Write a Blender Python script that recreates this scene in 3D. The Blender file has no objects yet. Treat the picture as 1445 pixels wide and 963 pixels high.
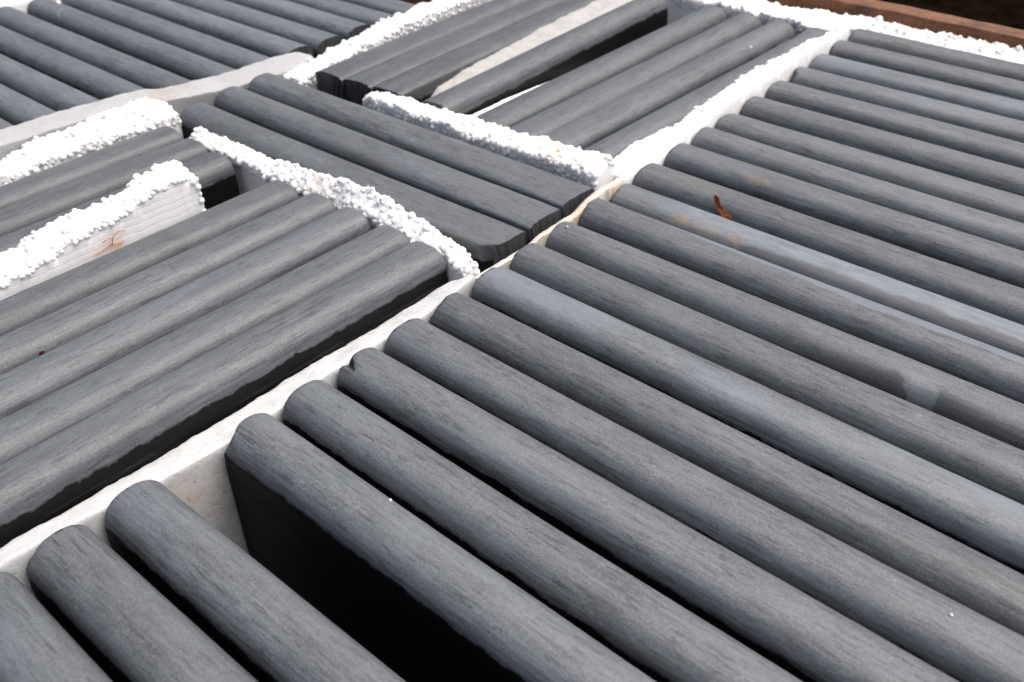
import bpy, math, random
from mathutils import Matrix, Vector, noise as mnoise

# ------------------------------------------------------------------ camera, sky, sun, exposure
S = bpy.context.scene
COL = S.collection
mm = 0.001
cam_d = bpy.data.cameras.new('camera')
cam = bpy.data.objects.new('camera', cam_d)
COL.objects.link(cam)
RIGHT = Vector((0.74322, 0.66850, -0.02690)).normalized()
FWD = Vector((-0.55266, 0.59078, -0.58783)).normalized()
UP = RIGHT.cross(FWD).normalized()
RIGHT = FWD.cross(UP).normalized()
M = Matrix((RIGHT, UP, -FWD)).transposed().to_4x4()
M.translation = Vector((0, 0, 0.280))
cam.matrix_world = M
cam_d.sensor_width = 36.0
cam_d.lens = 34.97
cam_d.clip_start = 0.01
cam_d.clip_end = 400.0
cam_d.dof.use_dof = True
cam_d.dof.focus_distance = 0.47
cam_d.dof.aperture_fstop = 15.0
S.camera = cam

SUN_EL, SUN_AZ = math.radians(66), math.radians(52)      # azimuth measured from +x (towards the lower right)
w = bpy.data.worlds.new('World')
S.world = w
w.use_nodes = True
nt = w.node_tree
bg = nt.nodes['Background']
sky = nt.nodes.new('ShaderNodeTexSky')
sky.sky_type = 'NISHITA'
sky.sun_disc = False
sky.sun_elevation = SUN_EL
sky.sun_rotation = math.radians(90) - SUN_AZ
sky.air_density = 0.8
sky.dust_density = 7.0
sky.ozone_density = 0.0
nt.links.new(sky.outputs[0], bg.inputs[0])
bg.inputs[1].default_value = 0.115
sun_d = bpy.data.lights.new('sun', 'SUN')
sun_d.energy = 2.5
sun_d.angle = math.radians(60)
sun_d.color = (1.0, 0.982, 0.96)
sun = bpy.data.objects.new('sun', sun_d)
COL.objects.link(sun)
sd = Vector((math.cos(SUN_EL) * math.cos(SUN_AZ), math.cos(SUN_EL) * math.sin(SUN_AZ), math.sin(SUN_EL)))
sun.rotation_euler = sd.to_track_quat('Z', 'Y').to_euler()
S.view_settings.view_transform = 'Standard'
S.view_settings.look = 'None'
S.view_settings.exposure = 0.62
S.view_settings.gamma = 1.0
S.render.engine = 'CYCLES'

rnd = random.Random(11)

# ------------------------------------------------------------------ node helpers
class NT:
    def __init__(self, name):
        self.m = bpy.data.materials.new(name)
        self.m.use_nodes = True
        self.t = self.m.node_tree
        self.b = self.t.nodes['Principled BSDF']
    def n(self, kind, **kw):
        o = self.t.nodes.new(kind)
        for k, v in kw.items():
            setattr(o, k, v)
        return o
    def put(self, sock, v):
        if hasattr(v, 'is_linked'):
            self.t.links.new(v, sock)
        else:
            sock.default_value = v
    def math(self, op, a, b=0.0, c=None, clamp=False):
        o = self.n('ShaderNodeMath', operation=op, use_clamp=clamp)
        self.put(o.inputs[0], a)
        self.put(o.inputs[1], b)
        if c is not None:
            self.put(o.inputs[2], c)
        return o.outputs[0]
    def mix(self, f, a, b, blend='MIX'):
        o = self.n('ShaderNodeMix', data_type='RGBA', blend_type=blend)
        self.put(o.inputs[0], f)
        self.put(o.inputs[6], a if hasattr(a, 'is_linked') else (*a, 1))
        self.put(o.inputs[7], b if hasattr(b, 'is_linked') else (*b, 1))
        return o.outputs[2]
    def remap(self, v, a, b, c=0.0, d=1.0):
        o = self.n('ShaderNodeMapRange')
        o.clamp = True
        self.put(o.inputs[0], v)
        for i, x in enumerate((a, b, c, d)):
            self.put(o.inputs[i + 1], x)
        return o.outputs[0]
    def noise(self, vec, scale, detail=3, rough=0.55, dist=0.0):
        o = self.n('ShaderNodeTexNoise')
        self.put(o.inputs['Vector'], vec)
        o.inputs['Scale'].default_value = scale
        o.inputs['Detail'].default_value = detail
        o.inputs['Roughness'].default_value = rough
        o.inputs['Distortion'].default_value = dist
        return o.outputs[0]
    def vmul(self, vec, s):
        o = self.n('ShaderNodeVectorMath', operation='MULTIPLY')
        self.put(o.inputs[0], vec)
        o.inputs[1].default_value = s
        return o.outputs[0]
    def vadd(self, vec, s):
        o = self.n('ShaderNodeVectorMath', operation='ADD')
        self.put(o.inputs[0], vec)
        self.put(o.inputs[1], s)
        return o.outputs[0]
    def bump(self, h, strength, dist):
        o = self.n('ShaderNodeBump')
        self.put(o.inputs['Height'], h)
        o.inputs['Strength'].default_value = strength
        o.inputs['Distance'].default_value = dist
        self.t.links.new(o.outputs[0], self.b.inputs['Normal'])
        return o

SLAB_H = 0.200
EDGE_Z = 0.0165            # the honed edge reaches about this far below the top

def honed(name, special=None):
    """grey honed rounded edge with lengthwise streaks; turns into black polished stone at its ragged lower border"""
    k = NT(name)
    tc = k.n('ShaderNodeTexCoord')
    oi = k.n('ShaderNodeObjectInfo')
    tone = k.n('ShaderNodeAttribute', attribute_type='OBJECT', attribute_name='tone').outputs['Fac']
    blue = k.n('ShaderNodeAttribute', attribute_type='OBJECT', attribute_name='blue').outputs['Fac']
    comb = k.n('ShaderNodeCombineXYZ')
    k.put(comb.inputs[0], k.math('MULTIPLY', oi.outputs['Random'], 37.0))
    k.put(comb.inputs[1], k.math('MULTIPLY', oi.outputs['Random'], 11.0))
    P = k.vadd(tc.outputs['Object'], comb.outputs[0])
    sep = k.n('ShaderNodeSeparateXYZ')
    k.put(sep.inputs[0], tc.outputs['Object'])
    x, y, z = sep.outputs
    zt = k.math('SUBTRACT', z, SLAB_H)                    # 0 at the top, negative below
    # colour
    broad = k.noise(k.vmul(P, (12, 60, 60)), 1.0, 3, 0.6)
    streak = k.noise(k.vmul(P, (34, 520, 520)), 1.0, 4, 0.62)
    fine = k.noise(k.vmul(P, (110, 900, 900)), 1.0, 3, 0.6)
    dash = k.noise(k.vmul(P, (75, 520, 480)), 1.0, 3, 0.55)
    grain = k.noise(k.vmul(P, (0.6, 1, 1)), 1350, 3, 0.8)
    pits = k.noise(P, 420, 2, 0.5)
    base = k.mix(k.remap(broad, 0.32, 0.70), (0.068, 0.0765, 0.0855), (0.110, 0.120, 0.132))
    patch = k.remap(k.noise(k.vmul(P, (11, 50, 50)), 1.0, 3, 0.6), 0.38, 0.64, 0.25, 1.0)
    base = k.mix(k.math('MULTIPLY', k.math('MULTIPLY', k.remap(streak, 0.42, 0.62), patch), k.remap(oi.outputs['Random'], 0.0, 1.0, 0.65, 1.0)), base, (0.034, 0.038, 0.043))
    base = k.mix(k.math('MULTIPLY', k.remap(fine, 0.42, 0.64), 0.30), base, (0.160, 0.171, 0.184))
    base = k.mix(k.math('MULTIPLY', k.math('MULTIPLY', k.remap(dash, 0.575, 0.635), k.remap(patch, 0.25, 0.9, 0.55, 1.0)), 0.88), base, (0.028, 0.031, 0.035))
    base = k.mix(k.math('MULTIPLY', k.remap(grain, 0.44, 0.64), 0.30), base, (0.200, 0.209, 0.220))
    base = k.mix(k.math('MULTIPLY', k.remap(grain, 0.50, 0.34), 0.38), base, (0.040, 0.042, 0.045))
    base = k.mix(k.math('MULTIPLY', k.remap(pits, 0.70, 0.76), 0.75), base, (0.035, 0.036, 0.040))
    blot = k.remap(k.noise(k.vmul(P, (22, 110, 110)), 1.0, 5, 0.7), 0.52, 0.70)
    base = k.mix(k.math('MULTIPLY', blot, 0.38), base, (0.045, 0.050, 0.056))
    dust = k.math('MULTIPLY', k.remap(k.noise(P, 95, 6, 0.75), 0.54, 0.70), k.remap(k.noise(P, 900, 2, 0.7), 0.48, 0.62))
    base = k.mix(k.math('MULTIPLY', dust, 0.50), base, (0.255, 0.262, 0.270))
    scr = k.remap(k.noise(k.vmul(k.vadd(P, (0.3, 0.1, 0.7)), (25, 1500, 1500)), 1.0, 2, 0.5), 0.70, 0.74)
    base = k.mix(k.math('MULTIPLY', scr, 0.35), base, (0.260, 0.268, 0.278))
    bloom = k.remap(k.noise(k.vmul(P, (9, 45, 45)), 1.0, 4, 0.6), 0.40, 0.72)
    base = k.mix(k.math('MULTIPLY', bloom, blue, clamp=True), base, (0.158, 0.178, 0.204))
    if special == 'pale':       # dried lime film with an ochre patch
        wob = k.noise(k.vmul(P, (28, 0, 0)), 1.0, 3, 0.6)
        edge = k.math('ADD', k.math('MULTIPLY', wob, 0.010), -0.0115)
        edge = k.math('ADD', edge, k.remap(x, 0.085, 0.125, -0.004, 0.0))
        film = k.math('MULTIPLY', k.remap(k.math('SUBTRACT', y, edge), -0.0003, 0.0016), k.remap(x, 0.030, 0.055))
        fl = k.remap(k.noise(k.vmul(P, (60, 260, 260)), 1.0, 4, 0.65), 0.30, 0.70, 0.15, 0.80)
        base = k.mix(k.math('MULTIPLY', film, fl), base, (0.180, 0.207, 0.240))
        dk = k.math('MULTIPLY', k.remap(k.math('SUBTRACT', edge, y), 0.0, 0.0007), k.remap(x, 0.090, 0.094))
        base = k.mix(k.math('MULTIPLY', dk, 0.45), base, (0.055, 0.058, 0.062))
        oc = k.math('MULTIPLY', k.remap(x, 0.042, 0.047), k.remap(x, 0.093, 0.088))
        oc = k.math('MULTIPLY', oc, k.math('MULTIPLY', k.remap(y, -0.0125, -0.011), k.remap(y, -0.003, -0.006)))
        oc = k.math('MULTIPLY', oc, k.remap(k.noise(P, 190, 4, 0.7), 0.42, 0.60))
        base = k.mix(k.math('MULTIPLY', oc, 0.6), base, (0.230, 0.165, 0.090))
    if special == 'sidefilm':   # thin pale film along the far shoulder
        wob = k.noise(k.vmul(P, (22, 0, 0)), 1.0, 3, 0.6)
        edge = k.math('ADD', k.math('MULTIPLY', wob, -0.008), 0.0075)
        edge = k.math('ADD', edge, k.remap(x, 0.02, 0.16, 0.004, -0.003))
        film = k.math('MULTIPLY', k.remap(k.math('SUBTRACT', y, edge), 0.0, 0.0008), k.remap(x, 0.035, 0.060))
        base = k.mix(k.math('MULTIPLY', film, 0.55), base, (0.175, 0.202, 0.248))
    if special == 'bite':       # two damp dark pools with a pale limy neck between them
        wob = k.math('ADD', k.math('MULTIPLY', k.noise(k.vmul(P, (140, 140, 140)), 1.0, 3, 0.6), 0.004), -0.002)
        yy = k.math('ADD', y, wob)
        cx = k.math('SUBTRACT', 0.2165, k.math('MULTIPLY', k.math('ADD', yy, 0.006), 0.7))
        away = k.math('ABSOLUTE', k.math('SUBTRACT', k.math('ADD', x, k.math('MULTIPLY', wob, 1.6)), cx))
        thr = k.remap(away, 0.0034, 0.0100, -0.0145, -0.0048)
        pl = k.math('MULTIPLY', k.remap(k.math('SUBTRACT', thr, yy), 0.0, k.remap(away, 0.008, 0.05, 0.0022, 0.0070)), k.remap(away, 0.085, 0.012, 0.0, 1.0))
        neck = k.math('MULTIPLY', k.remap(away, 0.014, 0.001), k.remap(yy, 0.001, -0.005))
        neck = k.math('MULTIPLY', neck, k.remap(k.noise(P, 420, 3, 0.7), 0.3, 0.65, 0.4, 1.0))
        base = k.mix(k.math('MULTIPLY', neck, 0.75), base, (0.160, 0.180, 0.205))
        base = k.mix(k.math('MULTIPLY', pl, 0.70), base, (0.026, 0.0275, 0.030))
    if special == 'rusty':      # faint brownish smears
        rs = k.math('MULTIPLY', k.remap(k.noise(k.vmul(P, (40, 120, 120)), 1.0, 4, 0.65), 0.56, 0.70), 0.5)
        base = k.mix(rs, base, (0.130, 0.105, 0.070))
    if special == 'scratch':    # curved pale scratch
        dx, dy = k.math('SUBTRACT', x, 0.0640), k.math('SUBTRACT', y, -0.0005)
        rr = k.math('SQRT', k.math('ADD', k.math('MULTIPLY', dx, dx), k.math('MULTIPLY', k.math('MULTIPLY', dy, dy), 1.6)))
        arc = k.math('MULTIPLY', k.remap(k.math('ABSOLUTE', k.math('SUBTRACT', rr, 0.0135)), 0.0009, 0.0003), k.remap(dx, -0.001, -0.005))
        base = k.mix(k.math('MULTIPLY', arc, 0.6), base, (0.30, 0.31, 0.33))
    if special in ('spot_low', 'spot_dark', 'spot_wide'):
        cx, cy, rx, ry, cl = {'spot_low': (0.064, -0.0075, 0.016, 0.0045, (0.200, 0.155, 0.095)),
                              'spot_dark': (0.040, -0.0085, 0.015, 0.0050, (0.055, 0.038, 0.018)),
                              'spot_wide': (0.038, -0.0020, 0.030, 0.0080, (0.165, 0.148, 0.112))}[special]
        a = k.math('DIVIDE', k.math('SUBTRACT', x, cx), rx)
        b = k.math('DIVIDE', k.math('SUBTRACT', y, cy), ry)
        d = k.math('ADD', k.math('MULTIPLY', a, a), k.math('MULTIPLY', b, b))
        sp = k.math('MULTIPLY', k.remap(d, 1.0, 0.2), k.remap(k.noise(P, 260, 4, 0.7), 0.40, 0.62))
        base = k.mix(k.math('MULTIPLY', sp, 0.55), base, cl)
    tn = k.n('ShaderNodeMix', data_type='RGBA', blend_type='MULTIPLY')
    tn.inputs[0].default_value = 1.0
    k.put(tn.inputs[6], base)
    cc = k.n('ShaderNodeCombineXYZ')
    for i in range(3):
        k.put(cc.inputs[i], tone)
    k.put(tn.inputs[7], cc.outputs[0])
    base = tn.outputs[2]
    # ragged change to polished black near the lower border, and small black nicks at the sawn rim
    j1 = k.noise(k.vmul(P, (60, 0, 0)), 1.0, 2, 0.5)
    j2 = k.noise(k.vmul(P, (240, 200, 420)), 1.0, 6, 0.78)
    lim = k.math('ADD', k.math('MULTIPLY', j1, 0.0065), k.math('MULTIPLY', j2, 0.0048))
    rub = k.math('MULTIPLY', k.remap(k.math('ADD', zt, k.math('MULTIPLY', j1, -0.012)), -0.0075, -0.0185), k.remap(k.noise(k.vmul(P, (16, 300, 620)), 1.0, 4, 0.65), 0.40, 0.56))
    base = k.mix(k.math('MULTIPLY', rub, 0.72), base, (0.020, 0.0215, 0.024))
    blk = k.remap(k.math('ADD', k.math('ADD', zt, EDGE_Z - 0.0005), k.math('MULTIPLY', lim, -1.0)), 0.0002, -0.0008)
    nick = k.math('MULTIPLY', k.remap(x, 0.0016, 0.0012), k.remap(k.noise(k.vmul(P, (50, 330, 330)), 1.0, 2, 0.6), 0.55, 0.60))
    chipd = k.n('ShaderNodeAttribute', attribute_type='GEOMETRY', attribute_name='chipped').outputs['Fac']
    base = k.mix(k.math('MULTIPLY', chipd, 0.92), base, (0.014, 0.0145, 0.0155))
    blk = k.math('MAXIMUM', blk, k.math('MAXIMUM', nick, k.math('MULTIPLY', chipd, 0.78)))
    k.put(k.b.inputs['Base Color'], k.mix(blk, base, (0.0058, 0.0060, 0.0065)))
    k.put(k.b.inputs['Roughness'], k.remap(blk, 0.0, 1.0, 0.50, 0.46))
    k.put(k.b.inputs['Specular IOR Level'], k.remap(blk, 0.0, 1.0, 0.42, 0.10))
    h = k.math('ADD', k.math('MULTIPLY', fine, 0.3), k.math('ADD', k.math('MULTIPLY', grain, 0.8), k.math('MULTIPLY', streak, 0.4)))
    k.bump(h, 0.35, 0.0006)
    return k.m

def polished(name='polished_black_stone', scuff=0.5):
    k = NT(name)
    tc = k.n('ShaderNodeTexCoord')
    P = tc.outputs['Object']
    sc = k.noise(k.vmul(P, (22, 300, 420)), 1.0, 4, 0.7)
    c = k.mix(k.math('MULTIPLY', k.remap(sc, 0.60 if scuff < 0.6 else 0.44, 0.78 if scuff < 0.6 else 0.62), scuff), (0.0055, 0.0057, 0.0062), (0.034, 0.035, 0.037) if scuff < 0.6 else (0.030, 0.031, 0.033))
    fl = k.remap(k.noise(P, 240, 3, 0.7), 0.70, 0.76)
    c = k.mix(k.math('MULTIPLY', fl, 0.25), c, (0.10, 0.10, 0.105))
    k.put(k.b.inputs['Base Color'], c)
    k.put(k.b.inputs['Roughness'], k.remap(sc, 0.3, 0.8, 0.42, 0.6))
    k.b.inputs['Specular IOR Level'].default_value = 0.10
    k.bump(sc, 0.15, 0.0004)
    return k.m

def split_face():
    k = NT('split_black_stone')
    tc = k.n('ShaderNodeTexCoord')
    P = tc.outputs['Object']
    g = k.noise(k.vmul(P, (60, 480, 30)), 1.0, 5, 0.65)
    c = k.mix(k.remap(g, 0.35, 0.70), (0.018, 0.019, 0.020), (0.075, 0.078, 0.082))
    k.put(k.b.inputs['Base Color'], c)
    k.b.inputs['Roughness'].default_value = 0.55
    k.bump(g, 0.8, 0.0015)
    return k.m

def foam(name, stains=(), grooves=False, dirt=0.15, base=(0.85, 0.85, 0.845), cells=1.0, pits=0.3):
    """expanded polystyrene: welded beads, small pits, stains at world positions (x,y,z,radius,colour,amount)"""
    k = NT(name)
    g = k.n('ShaderNodeNewGeometry')
    P = g.outputs['Position']
    v = k.n('ShaderNodeTexVoronoi', feature='DISTANCE_TO_EDGE')
    k.put(v.inputs['Vector'], P)
    v.inputs['Scale'].default_value = 230
    seam = k.remap(v.outputs[0], 0.0, 0.10)
    pit = k.remap(k.noise(P, 330, 3, 0.6), 0.60, 0.72)
    n1 = k.noise(P, 60, 5, 0.65)
    n2 = k.noise(P, 420, 3, 0.6)
    c = k.mix(k.math('MULTIPLY', k.remap(n1, 0.50, 0.75), dirt), base, [q * 0.62 for q in base])
    c = k.mix(k.math('MULTIPLY', k.remap(k.noise(P, 700, 2, 0.6), 0.68, 0.74), 0.35 * min(1, dirt * 4)), c, (0.30, 0.26, 0.21))
    c = k.mix(k.math('MULTIPLY', pit, min(0.5, pits * 0.16)), c, [q * 0.55 for q in base])  # shade inside the pits put into the colour as dark spots
    for (sx, sy, sz, r, cl, amt) in stains:
        d = k.n('ShaderNodeVectorMath', operation='DISTANCE')
        k.put(d.inputs[0], P)
        d.inputs[1].default_value = (sx * mm, sy * mm, sz * mm)
        f = k.math('MULTIPLY', k.remap(d.outputs['Value'], r * mm, r * mm * 0.25), k.remap(k.noise(P, 260, 5, 0.7), 0.38, 0.62))
        c = k.mix(k.math('MULTIPLY', f, amt), c, cl)
    h = k.math('ADD', k.math('MULTIPLY', seam, 0.5 * cells), k.math('ADD', k.math('SUBTRACT', k.math('MULTIPLY', n2, 0.5), k.math('MULTIPLY', pit, pits)), n1))
    if grooves:
        sep = k.n('ShaderNodeSeparateXYZ')
        k.put(sep.inputs[0], P)
        wv = k.math('ADD', k.math('MULTIPLY', sep.outputs[2], 1000 / 4.2), k.math('MULTIPLY', k.noise(P, 45, 3, 0.6), 1.4))
        fr = k.math('ABSOLUTE', k.math('SUBTRACT', k.math('FRACT', wv), 0.5))
        h = k.math('ADD', h, k.math('MULTIPLY', k.remap(fr, 0.0, 0.16), 0.6))
        c = k.mix(k.math('MULTIPLY', k.remap(fr, 0.07, 0.0), 0.25), c, (0.52, 0.49, 0.45))
    k.put(k.b.inputs['Base Color'], c)
    k.b.inputs['Roughness'].default_value = 0.55
    k.b.inputs['Specular IOR Level'].default_value = 0.3
    k.bump(h, 0.35, 0.0008)
    k.b.inputs['Subsurface Weight'].default_value = 0.8
    k.b.inputs['Subsurface Radius'].default_value = (1.0, 1.0, 1.0)
    k.b.inputs['Subsurface Scale'].default_value = 0.008
    return k.m

def wood(name, c0, c1, c2):
    k = NT(name)
    g = k.n('ShaderNodeNewGeometry')
    P = g.outputs['Position']
    a = k.noise(k.vmul(P, (40, 700, 700)), 1.0, 6, 0.7, 0.6)
    saw = k.noise(k.vmul(P, (420, 60, 60)), 1.0, 3, 0.7)
    a = k.math('ADD', k.math('MULTIPLY', a, 0.7), k.math('MULTIPLY', saw, 0.3))
    b = k.noise(k.vmul(P, (30, 60, 60)), 1.0, 4, 0.6)
    c = k.mix(k.remap(a, 0.35, 0.68), c0, c1)
    c = k.mix(k.math('MULTIPLY', k.remap(b, 0.52, 0.66), 0.75), c, c2)
    k.put(k.b.inputs['Base Color'], c)
    k.b.inputs['Roughness'].default_value = 0.7
    k.bump(a, 1.0, 0.0025)
    return k.m

def plain(name, c, rough=0.7, var=0.3, scale=150):
    k = NT(name)
    g = k.n('ShaderNodeNewGeometry')
    f = k.noise(g.outputs['Position'], scale, 4, 0.65)
    k.put(k.b.inputs['Base Color'], k.mix(k.remap(f, 0.3, 0.7), [q * (1 - var) for q in c], [q * (1 + var) for q in c]))
    k.b.inputs['Roughness'].default_value = rough
    k.b.inputs['Specular IOR Level'].default_value = 0.0
    k.bump(f, 0.4, 0.001)
    return k.m

HONED = {k: honed('honed_grey_stone' + ('_' + k if k else ''), k or None)
         for k in ('', 'pale', 'sidefilm', 'bite', 'rusty', 'scratch', 'spot_low', 'spot_dark', 'spot_wide')}
POL = polished()
SCUFFED = polished('scuffed_black_stone', 0.85)
SPLIT = split_face()
BROWN = (0.52, 0.33, 0.17)
ORANGE = (0.72, 0.42, 0.18)

# ------------------------------------------------------------------ object helpers
def link(name, verts, faces, mat, parent=None, loc=(0, 0, 0), rotz=0.0, smooth=True):
    me = bpy.data.meshes.new(name)
    me.from_pydata(verts, [], faces)
    if smooth:
        me.polygons.foreach_set('use_smooth', [True] * len(me.polygons))
    me.materials.append(mat)
    me.update()
    o = bpy.data.objects.new(name, me)
    COL.objects.link(o)
    o.location = loc
    o.rotation_euler = (0, 0, rotz)
    if parent:
        o.parent = parent
    return o

def tag(o, label, cat, group=None):
    o['label'] = label
    o['category'] = cat
    if group:
        o['group'] = group
    return o

def structure(o):
    o['kind'] = 'structure'
    return o

def sharp(o, ang=0.6):
    o.data.set_sharp_from_angle(angle=ang)

def lerp(a, b, t):
    return a + (b - a) * t

def interp(knots, s):
    if s <= knots[0][0]:
        return knots[0][1:]
    for p, q in zip(knots, knots[1:]):
        if s <= q[0]:
            t = (s - p[0]) / (q[0] - p[0])
            return tuple(lerp(a, b, t) for a, b in zip(p[1:], q[1:]))
    return knots[-1][1:]

# ------------------------------------------------------------------ ground and crate
def box(x0, x1, y0, y1, z0, z1):
    v = [(x, y, z) for z in (z0, z1) for y in (y0, y1) for x in (x0, x1)]
    f = [(0, 2, 3, 1), (4, 5, 7, 6), (0, 1, 5, 4), (1, 3, 7, 5), (3, 2, 6, 7), (2, 0, 4, 6)]
    return v, f

structure(link('ground', [(-60, -60, -0.232), (60, -60, -0.232), (60, 60, -0.232), (-60, 60, -0.232)], [(0, 1, 2, 3)],
               plain('shade_dark_ground', (0.0045, 0.0030, 0.0018), 1.0, 0.7, 25), smooth=False))  # near-black colour stands in for the deep shade beyond the crate

def plank(name, x0, x1, y0, y1, z0, z1, mat, parent, seed):
    """sawn board, edges slightly rounded and waney"""
    L = (x1 - x0) >= (y1 - y0)
    a0, a1, b0, b1 = (x0, x1, y0, y1) if L else (y0, y1, x0, x1)
    n = max(2, int((a1 - a0) / 0.008))
    r = min(0.0012, (z1 - z0) * 0.2)
    prof = [(b0, z0), (b0, z1 - r), (b0 + r * .4, z1 - r * .3), (b0 + r, z1), (b1 - r, z1), (b1 - r * .4, z1 - r * .3), (b1, z1 - r), (b1, z0)]
    V, F = [], []
    for i in range(n + 1):
        a = a0 + (a1 - a0) * i / n
        for j, (b, z) in enumerate(prof):
            k = mnoise.noise(Vector((a * 45, seed + j * 0.35, 0))) * 0.0007 + mnoise.noise(Vector((a * 9, seed * 2 + j * .1, 3))) * 0.0006
            top = 1 if 0 < j < 7 else 0
            bb, zz = b + k * (1 if 0 < j < 7 else 0), z + k * top
            V.append((a, bb, zz) if L else (bb, a, zz))
    m = len(prof)
    for i in range(n):
        for j in range(m):
            q = (i * m + j, i * m + (j + 1) % m, (i + 1) * m + (j + 1) % m, (i + 1) * m + j)
            F.append(q if not L else q[::-1])
    F.append(tuple(range(m)) if L else tuple(range(m))[::-1])
    F.append(tuple(range(n * m, n * m + m))[::-1] if L else tuple(range(n * m, n * m + m)))
    o = link(name, V, F, mat, parent)
    sharp(o, 0.7)
    return o

WOOD = wood('red_brown_timber', (0.115, 0.042, 0.018), (0.225, 0.090, 0.040), (0.050, 0.022, 0.014))
WOOD2 = wood('orange_brown_timber', (0.075, 0.030, 0.015), (0.300, 0.120, 0.050), (0.040, 0.017, 0.012))
crate = bpy.data.objects.new('wooden_crate', None)
COL.objects.link(crate)
tag(crate, 'reddish brown wooden crate whose top board shows beyond the white foam at the top right', 'crate')
plank('side_board', -1.03, 0.035, 0.8240, 0.8440, -0.222, 0.0070, WOOD2, crate, 1.0)
plank('side_board', -1.03, 0.035, -0.0420, -0.0220, -0.222, -0.0300, WOOD, crate, 3.0)
plank('side_board', -1.053, -1.0325, -0.0420, 0.8440, -0.222, -0.0250, WOOD, crate, 4.0)
plank('side_board', 0.0375, 0.058, -0.0420, 0.8440, -0.222, -0.0250, WOOD, crate, 5.0)
for i in range(6):
    plank('floor_board', -1.03, 0.035, -0.020 + i * 0.1405, 0.1185 + i * 0.1405, -0.2240, -0.2040, WOOD, crate, 6.0 + i)

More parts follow.
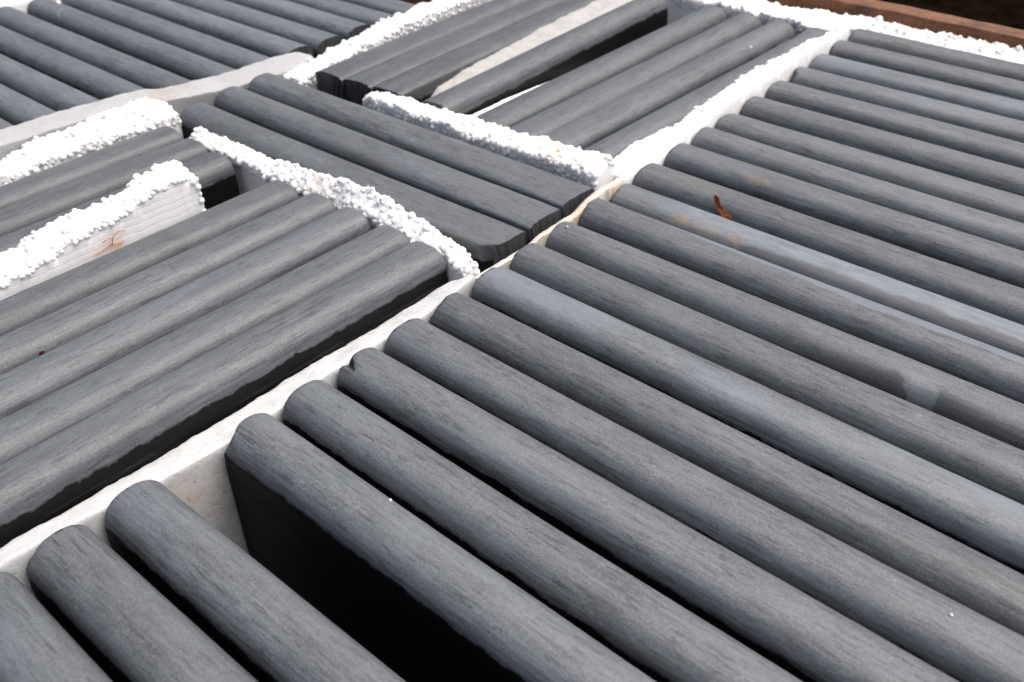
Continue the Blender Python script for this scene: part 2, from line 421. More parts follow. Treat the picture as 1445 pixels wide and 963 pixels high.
# ------------------------------------------------------------------ slabs
HALF = 0.0146
def slab(axis, c, s0, s1, label, z=0.0, ang=0.0, tone=1.0, blue=0.25, n0=2.5, n1=2.5, split0=False, split1=False,
         mat='', chips=(), group='stack', half=HALF, edge=EDGE_Z, tilt=0.0, step=3.2, rz0=HALF, rz1=HALF, notch=False):
    """one stone slab standing on its long edge. local x runs along it from its s0 end, y across, z up from its foot.
    axis 'u': along world x at y = c;  axis 'v': along world y at x = c (all mm)"""
    L = (s1 - s0) * mm
    seed = rnd.random() * 100
    half *= rnd.uniform(0.972, 1.012)
    if n0 == n1:
        n0 = n1 = n0 + rnd.uniform(-0.2, 0.25)
    bow, bowz = rnd.uniform(-1, 1) * 0.0006, rnd.uniform(-1, 1) * 0.0005
    if not chips and not split0 and rnd.random() < 0.4:
        sg = rnd.choice((-1, 1))
        chips = ((rnd.uniform(0.0004, 0.0016), sg * rnd.uniform(0.004, 0.010), -rnd.uniform(0.0005, 0.003), -0.76, sg * rnd.uniform(0.2, 0.5), 0.5),)
    N = max(8, int(L / (step * mm)))
    K = 30 if notch else 18                                            # points round the nose
    body_V, body_F, nose_V, nose_F = [], [], [], []
    xs = [L * i / N for i in range(N + 1)]
    xs = xs[:1] + [0.0010] + xs[1:-1] + [L - 0.0010] + xs[-1:]
    rows = len(xs)
    def end_push(y, zz, which):
        k = mnoise.noise(Vector((y * 420, seed + which * 9, zz * 26))) + 0.6 * mnoise.noise(Vector((y * 1100, seed + 4, zz * 60)))
        return k * 0.0011
    cutd = {}
    def place(x, y, zz, i):
        bq = 1 - (2 * x / L - 1) ** 2
        y += bow * bq
        zz += bowz * bq * (zz > SLAB_H * .5)
        cut = 0.0
        if split0 and i <= 1:
            x += end_push(y, zz, 0) + (0.0012 if i == 1 else 0)
        if split1 and i >= rows - 2:
            x += end_push(y, zz, 1) - (0.0012 if i == rows - 2 else 0)
        for (px, py, pz, nx, ny, nz) in chips:
            if notch and y < -0.0092:
                continue
            d = (x - px) * nx + (y - py) * ny + (zz - SLAB_H - pz) * nz
            d += 0.0009 * mnoise.noise(Vector((x * 300, y * 300, zz * 300 + seed)))
            if d > 0:
                x -= d * nx
                y -= d * ny
                zz -= d * nz
                cut = max(cut, min(1.0, d / 0.0012) * (0.22 if split1 else 1.0))
        cutd[(round(x, 7), round(y, 7), round(zz, 7))] = cut
        return (x, y, zz)
    for i, x in enumerate(xs):
        t = x / L
        e = lerp(n0, n1, max(0.0, min(1.0, (t - 0.25) / 0.7))) if n1 >= n0 else lerp(n0, n1, max(0.0, min(1.0, t / 0.9)))
        rz = lerp(rz0, rz1, max(0.0, min(1.0, (t - 0.15) / 0.8)) ** 1.2)
        wob = mnoise.noise(Vector((x * 11, seed, 0))) * 0.0004
        for j in range(K + 1):
            a = -math.pi / 2 + math.pi * j / K
            sy, cz = math.sin(a), math.cos(a)
            y = half * math.copysign(abs(sy) ** (2 / e), sy)
            zz = SLAB_H - rz + rz * abs(cz) ** (2 / e)
            k = mnoise.noise(Vector((x * 70, y * 260 + seed, zz * 260))) * 0.00012
            round_rim = 0.0
            if i == 0 or i == rows - 1:
                round_rim = -0.0005 if not (split0 if i == 0 else split1) else 0.0
            nose_V.append(place(x, y * (1 + round_rim / half) + wob, zz + k + round_rim, i))
            if j in (0, K):
                pass
        # straight part of the honed zone
    # nose strip: extra rows below each shoulder down to the border
    W = K + 3
    nV = []
    for i, x in enumerate(xs):
        row = nose_V[i * (K + 1):(i + 1) * (K + 1)]
        zb = SLAB_H - edge - 0.0012 + 0.0006 * mnoise.noise(Vector((x * 120, seed, 7)))
        l, r = row[0], row[-1]
        lo = place(xs[i], -half, zb, i)
        hi = place(xs[i], half, zb, i)
        nV += [lo] + row + [hi]
    for i in range(rows - 1):
        for j in range(W - 1):
            a = i * W + j
            nose_F.append((a, a + 1, a + W + 1, a + W)[::-1])
    # body: two side walls from the border to the foot, foot, ends
    zl = [None, 0.62, 0.30, 0.0]
    bV = []
    for i, x in enumerate(xs):
        lo, hi = nV[i * W], nV[i * W + W - 1]
        left = [lo] + [place(x, -half, SLAB_H * q, i) for q in zl[1:]]
        right = [hi] + [place(x, half, SLAB_H * q, i) for q in zl[1:]]
        bV += left + right[::-1]
    B = 8
    for i in range(rows - 1):
        for j in range(B - 1):
            a = i * B + j
            body_F.append((a, a + 1, a + B + 1, a + B))
    # end faces
    def cap(i, split):
        ring = nV[i * W:(i + 1) * W][:]                    # left border -> over the top -> right border
        side_r = bV[i * B:(i + 1) * B][4:][::-1]           # right, border -> foot
        side_l = bV[i * B:(i + 1) * B][:4]                 # left, border -> foot
        loop = ring + side_r[1:] + side_l[1:][::-1]
        if not split:
            return loop, None
        V = list(loop)
        F = []
        n = len(loop)
        prev = list(range(n))
        for q in (0.78, 0.5, 0.2):
            cur = []
            for p in loop:
                yy = p[1] * q
                zz = SLAB_H * 0.55 + (p[2] - SLAB_H * 0.55) * (0.5 + 0.5 * q)
                x = xs[i] + end_push(yy, zz, 0 if i == 0 else 1) * 1.3
                for (px, py, pz, nx, ny, nz) in chips:
                    d = (x - px) * nx + (yy - py) * ny + (zz - SLAB_H - pz) * nz
                    if d > 0:
                        x -= d / nx if abs(nx) > .3 else 0
                V.append((x, yy, zz))
                cur.append(len(V) - 1)
            for j in range(n):
                f = (prev[j], prev[(j + 1) % n], cur[(j + 1) % n], cur[j])
                F.append(f if i == 0 else f[::-1])
            prev = cur
        F.append(tuple(prev) if i == 0 else tuple(prev)[::-1])
        return V, F
    if axis == 'u':
        loc, rz_ = (s0 * mm, c * mm, z * mm - SLAB_H), ang
    else:
        loc, rz_ = (c * mm, s0 * mm, z * mm - SLAB_H), math.pi / 2 + ang
    caps = []
    for i, sp in ((0, split0), (rows - 1, split1)):
        V, F = cap(i, sp)
        if F is None:
            off = len(bV)
            bV += V
            f = tuple(range(off, off + len(V)))
            body_F.append(f if i == 0 else f[::-1])
        else:
            caps.append((V, F))
    root = link('stone_slab', bV, body_F, SCUFFED if 'black side' in label else POL, None, loc, rz_)
    root.rotation_euler.x = tilt
    sharp(root, 0.5)
    nose = link('rounded_edge', nV, nose_F, HONED[mat], root)
    if chips:
        sharp(nose, 0.55)
    at = nose.data.attributes.new('chipped', 'FLOAT', 'POINT')
    at.data.foreach_set('value', [cutd.get((round(v[0], 7), round(v[1], 7), round(v[2], 7)), 0.0) for v in nV])
    nose['tone'] = tone * rnd.uniform(0.93, 1.03) * (0.93 if axis == 'u' else 0.85)  # slabs along y coloured darker to offset the sunlight on their sides
    nose['blue'] = blue
    for V, F in caps:
        link('split_end', V, F, SPLIT, root, smooth=False)
    tag(root, label, 'stone slab', group)
    root['kind'] = 'thing'
    return root

def tone():
    return 1.04 + rnd.uniform(-0.09, 0.09)

# --- the long stack on the right (slabs run along x)
GR = 'slabs in the long right-hand stack'
R = [  # centre v, start u, end u, dz, ang, tone, blue, mat, chips, label
 (43.0, -315, -11, 0.0, 0.004, 0.97, .25, '', (), 'grey stone slab cut off by the bottom left corner of the picture'),
 (74.0, -315, -11, 0.3, 0.020, 0.92, .25, '', (), 'grey slab between the bottom left corner slab and the one beside the empty slot'),
 (107.0, -315, -11, 0.8, 0.012, 1.00, .30, '', (), 'round-nosed grey slab on the lower left side of the wide empty slot'),
 (163.8, -315, -11, 0.0, 0.000, 1.06, .35, '', (), 'grey slab showing its tall black polished face to the wide empty slot'),
 (195.4, -315, -11, -0.5, 0.000, 1.04, .32, '', (), 'grey slab just behind the one with the tall exposed black face'),
 (227.6, -315, -11, -0.6, 0.000, 1.06, .30, '', ((0.0012, -0.0034, -0.0010, -0.42, -0.70, 0.58),), 'grey slab with a broken notch at the top of its foam-side end'),
 (258.2, -315, -11, 0.2, 0.000, 0.98, .30, '', (), 'grey slab next behind the slab with the notched end'),
 (289.2, -316, -11, -0.2, -0.010, 0.90, .22, '', (), 'dark streaky grey slab between the notch-ended slab neighbour and the pale bluish slab'),
 (321.0, -316, -18, 0.4, -0.004, 1.10, .75, '', (), 'pale bluish grey slab whose end meets the corner where three foam strips join'),
 (352.2, -318, -18, 0.0, 0.000, 0.96, .30, '', (), 'plain grey slab between the pale bluish slab and the one with damp pools'),
 (383.3, -320, -20, -0.3, 0.000, 0.95, .32, 'bite', (), 'grey slab with two dark damp pools parted by a pale neck'),
 (414.3, -321, -21, 1.2, 0.000, 0.97, .22, 'sidefilm', (), 'dark grey slab with a thin pale film along its far shoulder'),
 (443.4, -321, -21, -0.8, 0.000, 1.04, .45, 'pale', (), 'slab coated with pale bluish film and an ochre stain, in front of the leaf'),
 (475.0, -325, -25, 0.0, 0.000, 0.94, .22, 'spot_wide', (), 'grey slab that the dry reddish leaf leans on'),
 (510.5, -326, -26, 0.4, 0.000, 0.98, .40, 'spot_low', (), 'grey slab with a small ochre spot, next behind the slab with the leaf'),
 (543.0, -328, -28, 0.0, 0.000, 1.02, .40, '', (), 'grey slab second behind the slab with the leaf'),
 (573.5, -329, -29, -0.4, 0.000, 1.00, .25, '', (), 'grey slab third behind the slab with the leaf'),
 (609.5, -330, -30, 0.0, 0.000, 0.92, .30, '', (), 'sixth slab in from the top right foam edge, darker than its neighbours'),
 (645.5, -331, -31, 0.0, 0.000, 0.97, .30, '', (), 'fifth slab in from the top right foam edge, plain grey'),
 (679.5, -333, -33, 0.0, 0.000, 1.06, .45, '', (), 'fourth slab in from the top right foam edge, lighter grey'),
 (713.5, -333, -33, 0.3, 0.000, 1.10, .90, '', (), 'bluish grey slab third in from the top right foam edge'),
 (751.0, -336, -36, 0.0, 0.000, 0.98, .25, '', (), 'grey slab second in from the top right foam edge'),
 (784.0, -337, -37, 0.5, 0.000, 0.98, .15, 'spot_dark', (), 'last grey slab along the top right foam, with a brown spot'),
]
for (v, a, b, dz, an, tn, bl, mt, ch, lab) in R:
    slab('u', v, a, b, lab, dz, an, tn, bl, mat=mt, chips=ch, group=GR, half=0.0142, notch=bool(ch))

# --- the left stack (slabs run along y)
GL = 'slabs in the left-hand stack'
for (u, v1, dz, tn, bl, an, lab) in [
        (-485.0, 316, 0.0, 0.93, .15, 0.0, 'grey slab right beside the broken foam board with the orange root'),
        (-453.0, 320, 0.0, 1.02, .20, 0.0, 'second slab from the broken foam board in the left stack'),
        (-423.3, 321, 0.0, 1.06, .25, 0.0, 'middle slab of the five in front of the broken foam board'),
        (-390.8, 321, -0.3, 1.00, .20, -0.004, 'grey slab just left of the one with the exposed black side in the left stack'),
        (-360.4, 319.5, 0.3, 1.04, .15, 0.0, 'grey slab showing a black side above the smooth white foam strip')]:
    slab('v', u, v1 - 305, v1, lab, dz, an, tn, bl, group=GL, n0=2.7, n1=2.95, edge=0.0165)
for (u, v1, dz, tn, bl, an, lab) in [
        (-614.5, 317.5, 0.0, 0.90, .12, 0.0, 'slab right under the crumbly foam strip at the left edge'),
        (-583.0, 316.5, 0.0, 0.92, .15, 0.0, 'slab second from the crumbly foam strip at the left edge'),
        (-553.0, 315.0, -0.5, 0.93, .15, 0.0, 'slab behind the broken foam board, its black face showing past the board end')]:
    slab('v', u, v1 - 305, v1, lab, dz, an, tn, bl, group=GL, n0=2.7, n1=3.1)

# --- three slabs in the middle (along x), their right ends split
GC = 'three slabs in the middle bay'
slab('u', 349.6, -637, -327.5, 'middle bay slab nearest the white beady divider, its corner chipped off', 1.0, 0.004, 0.90, .22, n0=2.5, n1=3.2, rz1=0.0030,
     split1=True, mat='rusty', chips=((0.3045, -0.0105, -0.002, 0.58, -0.80, 0.16),), group=GC)
slab('u', 382.5, -641, -328, 'central one of the three slabs in the middle bay', 2.0, 0.000, 0.96, .25, n0=2.5, n1=3.0, rz1=0.0035, split1=True, mat='rusty', group=GC)
slab('u', 414.0, -642, -329, 'middle bay slab along the long beady foam ridge', 2.5, 0.000, 0.95, .28, n0=2.5, n1=3.0, rz1=0.0035, split1=True, group=GC)

# --- upper middle stack (along y, slightly skewed), near ends split
GT = 'slabs in the upper middle stack'
slab('v', -606.6, 451, 760, 'slab with a jagged black end beside the bead foam ridge of the upper stack', 0.0, 0.072, 0.82, .12, n0=3.2, n1=2.2, rz0=0.0042, rz1=0.012, split0=True, group=GT)
slab('v', -577.2, 454, 762, 'second slab with a jagged black end in the upper stack', 0.0, 0.075, 0.84, .12, n0=3.2, n1=2.2, rz0=0.0042, rz1=0.012, split0=True, group=GT)
slab('v', -548.0, 458, 764, 'slab just left of the thin dirty foam wedge in the upper stack', -0.5, 0.075, 0.85, .12, n0=3.5, n1=2.3, rz0=0.0045, rz1=0.011, split0=True, group=GT)
slab('v', -492.0, 452, 752, 'leaning slab between the dirty foam wedge and the white gap', 6.0, 0.072, 0.95, .10, n0=2.3, n1=2.1, rz0=0.010, split0=True, group=GT, edge=0.0165)
slab('v', -452.5, 457, 770, 'slab on the right side of the narrow white gap in the upper stack', 0.0, 0.030, 0.94, .20, n0=2.3, n1=2.1, rz0=0.008, split0=True, group=GT)
slab('v', -421.5, 459, 771, 'second slab right of the narrow white gap in the upper stack', 0.0, 0.022, 0.96, .20, n0=2.3, n1=2.1, rz0=0.008, split0=True, group=GT)
slab('v', -394.5, 462, 770, 'third slab right of the narrow white gap, one in from the beady rim', 0.0, 0.006, 0.98, .20, n0=2.3, n1=2.1, rz0=0.008, split0=True, group=GT)
slab('v', -364.5, 463, 775, 'last slab of the upper stack, lying against the beady foam rim', -1.5, 0.000, 1.00, .30, n0=2.6, n1=2.1, split0=True, group=GT)

# --- far left stack (along x)
GF = 'slabs in the far left stack'
far = [(207, 'far left slab lowest behind the grey foam board at the left edge'),
       (239.5, 'far left slab second lowest at the left edge behind the grey foam board'),
       (271, 'far left slab whose end is hidden behind the highest part of the foam board'),
       (303, 'far left slab fourth lowest at the left edge behind the grey foam board'),
       (336, 'far left slab ending by the brown stained spot of the foam board'),
       (369, 'far left slab ending just above the brown stain on the foam board'),
       (404, 'far left slab with a faint white curved scratch near its visible left end'),
       (437, 'far left slab next above the scratched one'),
       (471, 'far left slab ending where the grey foam board narrows'),
       (504, 'far left slab, lowest of those with a dark split end on the ridge'),
       (537, 'far left slab with dark split end, second up along the bead ridge'),
       (569, 'far left slab with dark split end, third up along the bead ridge'),
       (602, 'far left slab at the top edge of the picture')]
for i, (v, lab) in enumerate(far):
    end = -671 if i < 8 else -670
    st = -980 if i >= 6 else -985
    slab('u', v, st, end, lab, rnd.uniform(-.5, .5), 0.004, tone() * 1.05, .2, mat='scratch' if v == 404 else '', n0=2.6, n1=3.4 if i >= 8 else 2.6, split1=i >= 8, group=GF, step=5)

# ------------------------------------------------------------------ polystyrene packing
ICO = {}
def ico(sub):
    if sub not in ICO:
        import bmesh
        bm = bmesh.new()
        bmesh.ops.create_icosphere(bm, subdivisions=sub, radius=1.0)
        bm.verts.ensure_lookup_table()
        ICO[sub] = ([v.co.copy() for v in bm.verts], [[v.index for v in f.verts] for f in bm.faces])
        bm.free()
    return ICO[sub]

def foam_board(name, axis, knots, label, cat, mat, zbot=-200.0, rough=1.0, beads=None, group=None, ends=(False, False), step=2.2,
               bead_mat=None, cross=None, end_depth=16, sub=2):
    """knots: (s, lo, hi, z_lo, z_hi) in mm along the board; beads: dict(r0, r1, space, side_lo, side_hi) or None"""
    s0, s1 = knots[0][0], knots[-1][0]
    if beads:
        step = 0.95 if sub > 1 else 1.4
    N = max(4, int((s1 - s0) / step))
    k0 = interp(knots, (s0 + s1) / 2)
    C = cross or max(4, int((k0[1] - k0[0]) / step))
    seed = rnd.random() * 60
    cell = rnd.uniform(3.6, 4.3)
    side = [1.0, 0.75, 0.5, 0.3, 0.18, 0.09, 0.04]
    origin = Vector((s0, (k0[0] + k0[1]) / 2, zbot)) if axis == 'u' else Vector(((k0[0] + k0[1]) / 2, s0, zbot))
    def W(s, q, z):
        p = (s, q, z) if axis == 'u' else (q, s, z)
        return Vector(p)
    def surf(s, t):
        lo, hi, zl, zh = interp(knots, s)
        q = lerp(lo, hi, t)
        z = lerp(zl, zh, t)
        z += rough * (2.0 * mnoise.noise(Vector((s * .045, q * .045, seed + 21))) + 1.5 * mnoise.noise(Vector((s * .11, q * .11, seed))) + 1.4 * mnoise.noise(Vector((s * .28, q * .28, seed + 5))) + 0.9 * mnoise.noise(Vector((s * .6, q * .6, seed + 9))))
        if beads and (not beads.get('cover') or beads['cover'](s, t)):
            d = mnoise.voronoi(Vector((s / cell, q / cell, seed)))[0][0]
            m_ = 0.5 + 0.5 * mnoise.noise(Vector((s * .16, q * .16, seed + 40)))
            z += (0.7 + 1.5 * m_) * math.sqrt(max(0.0, 1 - (d / 0.75) ** 2)) - 0.8
            d2 = mnoise.voronoi(Vector((s / 2.1, q / 2.1, seed + 8)))[0][0]
            z += 0.55 * math.sqrt(max(0.0, 1 - (d2 / 0.8) ** 2))
        drop = min(t, 1 - t)
        if drop < 0.12:
            z -= (0.12 - drop) / 0.12 * 0.9
        return q, z
    V, F = [], []
    M_ = len(side) * 2 + C + 1
    for i in range(N + 1):
        s = s0 + (s1 - s0) * i / N
        lo, hi, zl, zh = interp(knots, s)
        row = []
        ql, zl_ = surf(s, 0)
        qh, zh_ = surf(s, 1)
        wob = rough * 0.35
        for d in side:
            z = zl_ + (zbot - zl_) * d
            row.append(W(s, lo + wob * mnoise.noise(Vector((s * .2, z * .2, seed + 2))), z))
        for j in range(C + 1):
            q, z = surf(s, j / C)
            row.append(W(s, q, z))
        for d in side[::-1]:
            z = zh_ + (zbot - zh_) * d
            row.append(W(s, hi + wob * mnoise.noise(Vector((s * .2, z * .2, seed + 3))), z))
        V += row
    for i in range(N):
        for j in range(M_ - 1):
            a = i * M_ + j
            f = (a, a + 1, a + M_ + 1, a + M_)
            F.append(f[::-1] if axis == 'u' else f)
    e0, e1 = tuple(range(M_)), tuple(range(N * M_, N * M_ + M_))
    F.append(e0 if axis == 'u' else e0[::-1])
    F.append(e1[::-1] if axis == 'u' else e1)
    o = link(name, [tuple((v - origin) * mm) for v in V], F, mat, None, tuple(origin * mm))
    sharp(o, 0.9)
    tag(o, label, cat, group)
    if beads:
        sv, sf = ico(sub)
        cen = []
        grid = {}
        def try_add(p, r, sp):
            key = (int(p.x // 4), int(p.y // 4), int(p.z // 4))
            for a in (-1, 0, 1):
                for b in (-1, 0, 1):
                    for c in (-1, 0, 1):
                        for (qq, rr) in grid.get((key[0] + a, key[1] + b, key[2] + c), ()):
                            if (qq - p).length < (r + rr) * sp:
                                return
            grid.setdefault(key, []).append((p, r))
            cen.append((p, r))
        r0, r1, sp = beads['r0'], beads['r1'], beads.get('space', 0.66)
        cover = beads.get('cover')
        wid = k0[1] - k0[0]
        tries = int((s1 - s0) * wid / (r0 * r0) * 2.2)
        for _ in range(tries):
            s = rnd.uniform(s0, s1)
            t = rnd.random()
            if cover and not (cover(s, t)):
                continue
            if mnoise.noise(Vector((s * .13, t * 2.5, seed + 77))) < 0.08 and 0.1 < t < 0.9:
                continue
            q, z = surf(s, t)
            r = rnd.uniform(r0, r1) * (1.12 if rnd.random() < .12 else 1)
            em = 0.72 + 0.6 * mnoise.noise(Vector((s * .09, q * .09, seed + 31)))
            try_add(W(s, q, z - r * (em + rnd.uniform(-0.2, 0.25))), r, sp)
        for key, tt in (('side_lo', 0.0), ('side_hi', 1.0)):
            dep = beads.get(key, 0)
            if dep:
                for _ in range(int((s1 - s0) * dep / (r0 * r0) * 1.6)):
                    s = rnd.uniform(s0, s1)
                    if cover and not (cover(s, tt)):
                        continue
                    q, z = surf(s, tt)
                    r = rnd.uniform(r0, r1)
                    dd = rnd.random() ** 1.3 * dep
                    try_add(W(s, q + (0.45 if tt == 0 else -0.45) * r, z - dd), r, sp)
        for which, s in ((0, s0), (1, s1)):
            if ends[which]:
                lo, hi, zl, zh = interp(knots, s)
                for _ in range(int((hi - lo) * end_depth / (r0 * r0) * 2)):
                    t = rnd.random()
                    q, z = surf(s, t)
                    r = rnd.uniform(r0, r1)
                    dd = rnd.random() * end_depth
                    try_add(W(s + (0.4 if which == 0 else -0.4) * r, q, z - dd), r, sp)
        BV, BF = [], []
        for (p, r) in cen:
            off = len(BV)
            a, b, c = rnd.uniform(.88, 1.1), rnd.uniform(.88, 1.1), rnd.uniform(.85, 1.05)
            rot = Matrix.Rotation(rnd.random() * 6.28, 3, 'Z')
            for v in sv:
                u_ = rot @ Vector((v.x * a, v.y * b, v.z * c))
                BV.append(tuple((p + u_ * r - origin) * mm))
            BF += [[x + off for x in f] for f in sf]
        bo = link('foam_beads', BV, BF, bead_mat or mat, o)
        bo['kind'] = 'stuff'
    return o

F_CLEAN = foam('clean_foam', dirt=0.06)
F_WALL = foam('smooth_cut_foam', dirt=0.55, pits=2.2, base=(0.55, 0.553, 0.553), cells=0.5, stains=[(-316, 130, -25, 22, BROWN, .35)])
F_GROOVE = foam('grooved_foam', dirt=0.14, grooves=True, cells=0.15, base=(0.80, 0.80, 0.798), stains=[(-501, 207, -4, 11, ORANGE, .6), (-501, 194, -5, 9, ORANGE, .35)])
F_STAIN = foam('stained_foam', dirt=0.30, base=(0.46, 0.445, 0.42),
               stains=[(-324, 440, 0, 24, BROWN, .5), (-324, 400, 0, 26, BROWN, .65), (-324, 372, 0, 20, BROWN, .6)])
F_BOARD = foam('grey_foam', dirt=0.20, base=(0.31, 0.315, 0.32), cells=0.15,
               stains=[(-658, 340, 8, 15, (0.25, 0.17, 0.10), .7), (-658, 362, 6, 12, (0.28, 0.20, 0.13), .35), (-657, 395, 4, 12, (0.28, 0.20, 0.13), .2)])
F_RIDGE = foam('ridge_foam', dirt=0.06, stains=[(-372, 440, 6, 16, ORANGE, .6), (-350, 440, 8, 10, ORANGE, .45), (-395, 440, 6, 10, ORANGE, .3)])
F_DIV = foam('divider_foam', dirt=0.06, stains=[(-466, 326, 0, 14, ORANGE, .35)])
F_WEDGE = foam('dirty_foam', dirt=0.4, base=(0.35, 0.342, 0.33))
GP = 'polystyrene packing strips'

# smooth white strip between the left stack and the right stack
foam_board('foam_strip', 'v', [(-15, -344.6, -317, -19, -1), (66, -344.6, -316.6, -18, -1), (94, -344.6, -316.6, -19, -3), (129, -344.6, -316.6, -19.5, -7), (153, -344.6, -316.6, -19.5, -8),
    (180, -344.6, -316.6, -19, -7.2), (210, -344.6, -316.6, -18.5, -4.4), (245, -344.6, -316.6, -18.5, -3.8), (274, -344.6, -317, -19, -4.3), (300, -344.6, -317.5, -18, -1), (313, -342, -318, -15, 0)],
    'smooth white foam strip running up from the lower left corner beside the black-sided slab', 'foam strip', F_WALL, rough=0.42, group=GP)
# thin stained strip onwards between the middle bay and the right stack
foam_board('foam_strip', 'v', [(314, -321, -317.4, -3.2, -2.2), (342, -321, -317.4, -3.2, -2.2), (356, -321, -317.4, -3.2, -2.2), (368, -322, -318, -1.5, 0), (389, -323, -318.6, -1.5, -1), (400, -323.5, -319, -1.2, -1), (415, -325, -320, 1.5, 2), (430, -326, -321, 2, 2.5), (452, -327, -323, 1, 0)],
    'thin rusty-stained foam strip between the split slab ends and the right stack', 'foam strip', F_STAIN, rough=0.35, group=GP, step=1.6)
# grey-coloured board behind the middle bay and the far left stack
foam_board('foam_board', 'v', [(-10, -667, -650, 17, 13), (222, -667, -650, 17, 13), (266, -667, -650, 15.5, 12), (298, -667, -650, 14, 10), (325, -667, -650, 12, 7), (345, -667, -649, 8, 4), (359, -667, -648, 6, 2), (402, -666, -646, 3, -2), (440, -665, -645, 3, -3), (466, -664, -646, 1, -4), (476, -662, -648, -4, -9)],
    'smooth greyish foam board with a brown stain behind the middle bay', 'foam board', F_BOARD, rough=0.38, group=GP)
# crumbly strip in front of it at the left
foam_board('foam_strip', 'v', [(-10, -648.5, -631, 5, 1), (216, -648.5, -631, 5, 1), (247, -648.5, -631, 9, 1.5), (285, -648.5, -631, 12, 1), (306, -648.5, -631, 13, 2), (322, -648.5, -631, 10, 1), (334, -648.5, -632, 4, -2)],
    'crumbly white foam strip at the left edge, ending by the middle bay', 'foam strip', F_CLEAN, rough=1.5, beads=dict(r0=1.2, r1=2.8, side_hi=8), ends=(False, True), group=GP, end_depth=10)
# broken grooved board sticking up at the left
foam_board('foam_board', 'v', [(-5, -523, -501.5, 1, 0), (60, -523, -501.5, 2, 0), (100, -524, -501.5, 3, 1), (145, -524, -501.5, 7, 4), (160, -524, -501.5, 8, 4.5), (177, -525, -501.5, 12, 9), (190, -526, -501.5, 14, 11.5), (204, -526, -501.5, 13.5, 12), (217, -526, -501.5, 12.5, 13), (230, -526, -501.5, 14.5, 17), (240, -526, -501.5, 18.5, 20.5), (258, -526, -502, 20, 20.5), (268, -525, -502, 20.5, 16)],
    'broken grooved foam board with an orange root, sticking up from the left stack', 'foam board', F_GROOVE, rough=1.0, beads=dict(r0=1.2, r1=2.5, side_hi=2.0), bead_mat=F_CLEAN, ends=(False, True), end_depth=24, group=GP)
# beady divider between the left stack and the middle bay
foam_board('foam_divider', 'u', [(-600, 322.5, 333, -5, -2), (-550, 322.5, 333.2, -5, -2), (-520, 322.5, 333.2, -5, -1), (-480, 322.5, 333.2, -4, 3.5), (-450, 322.5, 333.2, -5, 7), (-412, 322.5, 333.2, -2, 9), (-390, 322.5, 333.2, -3, 5), (-370, 322.5, 333, -4, 2), (-350, 322, 332, -5, -2), (-338, 321.5, 331, -8, -6), (-333, 321.5, 330, -14, -12)],
    'beady white foam divider between the left stack and the chipped middle slab', 'foam divider', F_DIV, rough=1.1, beads=dict(r0=1.4, r1=3.1, side_lo=6), ends=(True, True), group=GP, end_depth=14)
# long beady ridge between the middle bay and the upper stack
foam_board('foam_divider', 'u', [(-547, 434, 449, 0, 1), (-538, 433.5, 449.5, 3.5, 3), (-480, 433.5, 450, 4, 5), (-413, 433.5, 451, 5, 7), (-365, 433.5, 453, 7, 9), (-342, 433.5, 454, 8, 10), (-333.5, 434, 454, 7, 9)],
    'long beady white foam ridge in front of the upper stack', 'foam divider', F_RIDGE, rough=1.4, beads=dict(r0=1.4, r1=2.8, side_lo=9), ends=(True, False), group=GP, end_depth=14)
# rim between the upper stack and the right stack
foam_board('foam_strip', 'v', [(455, -345, -325.5, 2, -2), (470, -346, -325.5, 1, -2), (505, -347, -326.5, 2.5, -1), (528, -346.5, -327.5, 2, 3), (533, -349, -328.5, -5, 2), (552, -349, -329, -3, 3), (570, -349, -330, 0, 6), (600, -349, -331, 3, 6), (642, -349, -332, 5, 7), (694, -349, -334, 4, 8), (730, -349, -336, 3, 8), (775, -349, -338, 0, 3)],
    'white foam rim of broken beads along the far half of the right stack', 'foam strip', F_CLEAN, rough=0.9, beads=dict(r0=1.6, r1=3.3, side_lo=10, cover=lambda s, t: s > 529 and t < 0.42 + 0.22 * math.sin(s * 0.11) + 0.12 * math.sin(s * 0.37)), group=GP)
# ridge between the far left stack and the upper stack
foam_board('foam_divider', 'v', [(437, -645, -626, -5, -7), (452, -646, -627, -4, -6), (466, -648, -628, -4, -4), (492, -650, -630, -1, -2), (520, -651, -633, 3, 0), (552, -652, -637, 6.5, 2), (590, -654, -640, 7, 3), (680, -658, -645, 7, 3)],
    'beady white foam ridge left of the jagged black slab ends', 'foam divider', F_CLEAN, rough=1.2, beads=dict(r0=1.7, r1=3.0, side_lo=6, side_hi=9), ends=(True, False), group=GP, end_depth=16)
foam_board('foam_strip', 'v', [(180, -1008, -988, 0, 0), (700, -1008, -987, 0, 0)], 'pale foam strip behind the slab ends at the top left corner', 'foam strip', F_CLEAN, rough=0.8, group=GP, step=5)
# far strip along the crate board
foam_board('foam_strip', 'u', [(-680, 784, 814, 0, -3), (-480, 782, 814, -2, -3), (-420, 782, 815, -2, -4), (-360, 781, 819, -4, -1), (-348, 783, 820, -4, -1), (-336, 801, 821, -6, 0), (-300, 801, 821, -6, -2.5), (-270, 801, 821, -9, -0.5), (-200, 801, 821, -8, 0.5), (0, 801, 821, -7, 1), (30, 801, 821, -7, 1)],
    'crumbly white foam along the reddish crate board at the top right', 'foam strip', F_CLEAN, rough=1.6, beads=dict(r0=1.8, r1=3.3, side_lo=9), group=GP, step=2.8, sub=1)
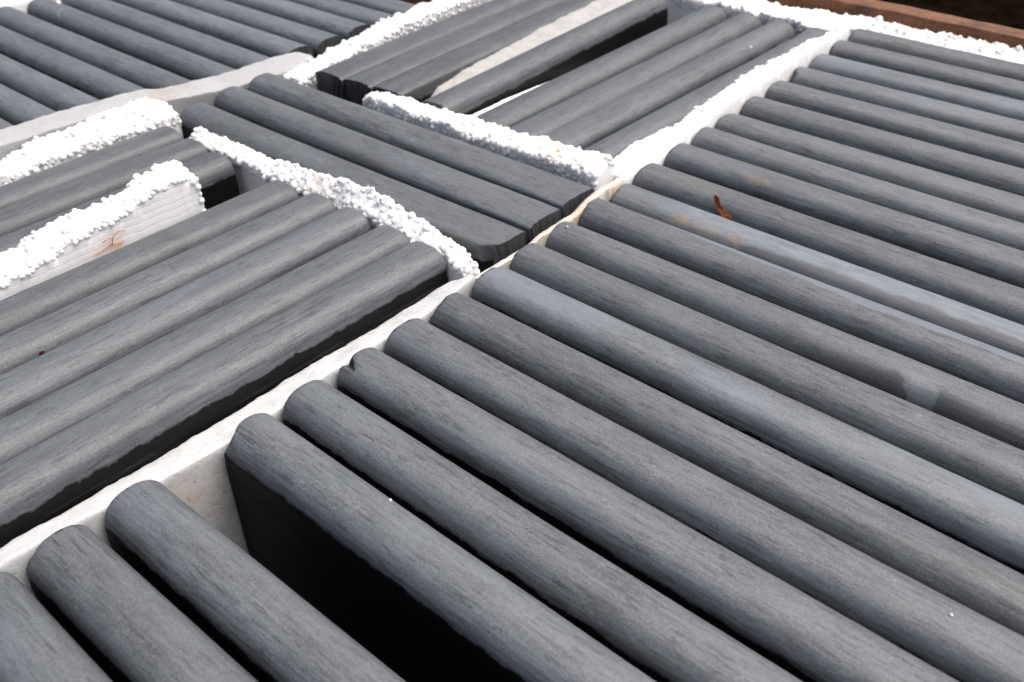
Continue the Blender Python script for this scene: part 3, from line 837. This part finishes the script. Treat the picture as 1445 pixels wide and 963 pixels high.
# strip at the right ends of the right stack
foam_board('foam_strip', 'v', [(20, -10, 14, -3, -3), (228, -10.5, 14, -1, -2), (240, -10.5, 14, 2.5, 2), (250, -10.5, 14, 1.5, 1), (256, -10, 14, -5, -3), (300, -10, 14, -12, -10), (330, -14, 12, -18, -16), (800, -28, 10, -22, -20)],
    'beige foam strip peeping in at the bottom right corner', 'foam strip', F_STAIN, rough=0.8, group=GP, step=5)
# wedge inside the upper stack, its top broken away at the near end
foam_board('foam_wedge', 'v', [(470, -540, -512.5, -30, -30), (486, -541, -513, -16, -22), (500, -542, -514, -8, -15), (530, -545, -516, -5, -8), (600, -551, -521, -3, -4), (700, -558, -528, -2, -2), (765, -562, -532, -2, -2)],
    'thin dirty foam wedge between two slabs of the upper stack', 'foam wedge', F_WEDGE, rough=0.6, group=GP)
# foam at the bottom of the narrow gap
foam_board('foam_board', 'v', [(453, -475.5, -469.5, -6, -6), (520, -480, -471, -8, -8), (570, -483, -473, -12, -12), (620, -486, -474, -22, -22), (760, -494, -477, -60, -60)],
    'white foam filling the narrow gap in the upper stack', 'foam board', F_CLEAN, rough=0.2, group=GP)

# ------------------------------------------------------------------ small loose things
def crumb(u, v, z, r, label):
    sv, sf = ico(2)
    V, F = [], []
    for k in range(rnd.choice((1, 2, 2))):
        off = len(V)
        d = Vector((rnd.uniform(-1, 1), rnd.uniform(-1, 1), 0)) * r * 0.8 * (k > 0)
        rr = r * rnd.uniform(.7, 1.0)
        for q in sv:
            n = 1 + 0.16 * mnoise.noise(q * 2.1 + Vector((u, v, k)))
            V.append(tuple((Vector((q.x * rr * n, q.y * rr * n, (q.z * .85 + .75) * rr * n)) + d) * mm))
        F += [[x + off for x in f] for f in sf]
    o = link('foam_crumb', V, F, F_CLEAN, None, (u * mm, v * mm, z * mm))
    tag(o, label, 'foam crumb', 'loose foam crumbs')

crumb(-231, 173, -3.4, 1.0, 'tiny white foam crumb on the slab beside the empty slot wall')
crumb(-312.5, 383.0, -0.6, 1.1, 'white crumb on the near end of the slab with damp pools')
crumb(-41, 259, -0.3, 0.8, 'white crumb on a slab near the bottom right corner')
crumb(-341, 367.5, -6.5, 1.5, 'white crumb wedged in the crack between two split slab ends')
crumb(-952, 411, -2.0, 2.4, 'single foam bead on a far left slab near the top left corner')
crumb(-384, 698, -1.2, 1.3, 'white crumb on an upper stack slab near the far foam')
crumb(-371.5, 410, -0.6, 0.9, 'white crumb on the middle bay slab along the bead ridge')

# dry leaf
leaf_pts = [(0.0, 0.0, 9.2, 2.0), (3.0, -1.2, 7.4, 2.6), (5.0, -2.6, 5.0, 2.0), (8.0, -4.2, 3.8, 5.4), (12.0, -6.2, 2.8, 6.6), (16.0, -8.4, 1.6, 4.6), (18.5, -10.0, 0.4, 0.8)]
LV, LF = [], []
for i, (a, b, z, wd) in enumerate(leaf_pts):
    for j in range(5):
        t = j / 4 - 0.5
        cup = (t * t) * 3.4 - (0.8 if j == 2 else 0)
        LV.append(((a * 0.85 + t * wd * 0.6 + .5 * math.sin(i * 2.1 + j)) * mm, (b * 0.85 + t * wd * 0.9) * mm, (z + cup + t * 3.0 * math.sin(i * 1.3)) * mm))
for i in range(len(leaf_pts) - 1):
    for j in range(4):
        a = i * 5 + j
        LF.append((a, a + 1, a + 6, a + 5))
leaf = link('dry_leaf', LV, LF, plain('dry_leaf_brown', (0.085, 0.028, 0.016), 0.6, 0.55, 420), None, (-0.2665, 0.4625, -0.0070), 0.05)
mod = leaf.modifiers.new('thickness', 'SOLIDIFY')
mod.thickness = 0.00025
tag(leaf, 'curled reddish brown dry leaf lying between two slabs', 'leaf')

# fine roots hanging on the grooved board
def thread(pts, r):
    V, F = [], []
    P = [Vector(p) for p in pts]
    for i, p in enumerate(P):
        d = (P[min(i + 1, len(P) - 1)] - P[max(i - 1, 0)]).normalized()
        a = d.orthogonal().normalized()
        b = d.cross(a)
        for j in range(5):
            q = j * 2 * math.pi / 5
            V.append(tuple((p + (a * math.cos(q) + b * math.sin(q)) * r) * mm))
        if i:
            for j in range(5):
                k = (i - 1) * 5
                F.append((k + j, k + (j + 1) % 5, k + 5 + (j + 1) % 5, k + 5 + j))
    return V, F
rv, rf = [], []
for pts in ([(0, 10, 3.2), (0, 7, 4.4), (.3, 3.5, 4.0), (.2, 1.5, 2.0), (0, 0, -2.5)],
            [(.2, 1.5, 2.0), (0.6, -1.5, 3.2), (0.2, -5, 2.0)],
            [(0, 0, -1.5), (0.4, 4, -3.0), (0.2, 8, -2.2)],
            [(0, 0.5, -1.0), (0.4, -5, -2.6), (0.2, -11, -3.4)]):
    V, F = thread(pts, 0.22)
    off = len(rv)
    rv += V
    rf += [tuple(x + off for x in f) for f in F]
root_ = link('root_fibre', rv, rf, plain('orange_root', (0.42, 0.13, 0.035), 0.7, 0.3, 900), None, (-0.5006, 0.206, 0.0005))
tag(root_, 'thin orange root fibre clinging to the grooved foam board', 'root')

# a reddish speck of plant matter in the left stack
sv, sf = ico(1)
o = link('plant_bit', [(q.x * 1.1 * mm, q.y * 1.7 * mm, (q.z * .8 + .6) * mm) for q in sv], sf, plain('dark_red_plant', (0.05, 0.009, 0.007), 0.6, 0.4, 800), None, (-0.4375, 0.131, -0.0050))
tag(o, 'dark red plant bit in a crack of the left stack', 'plant bit')
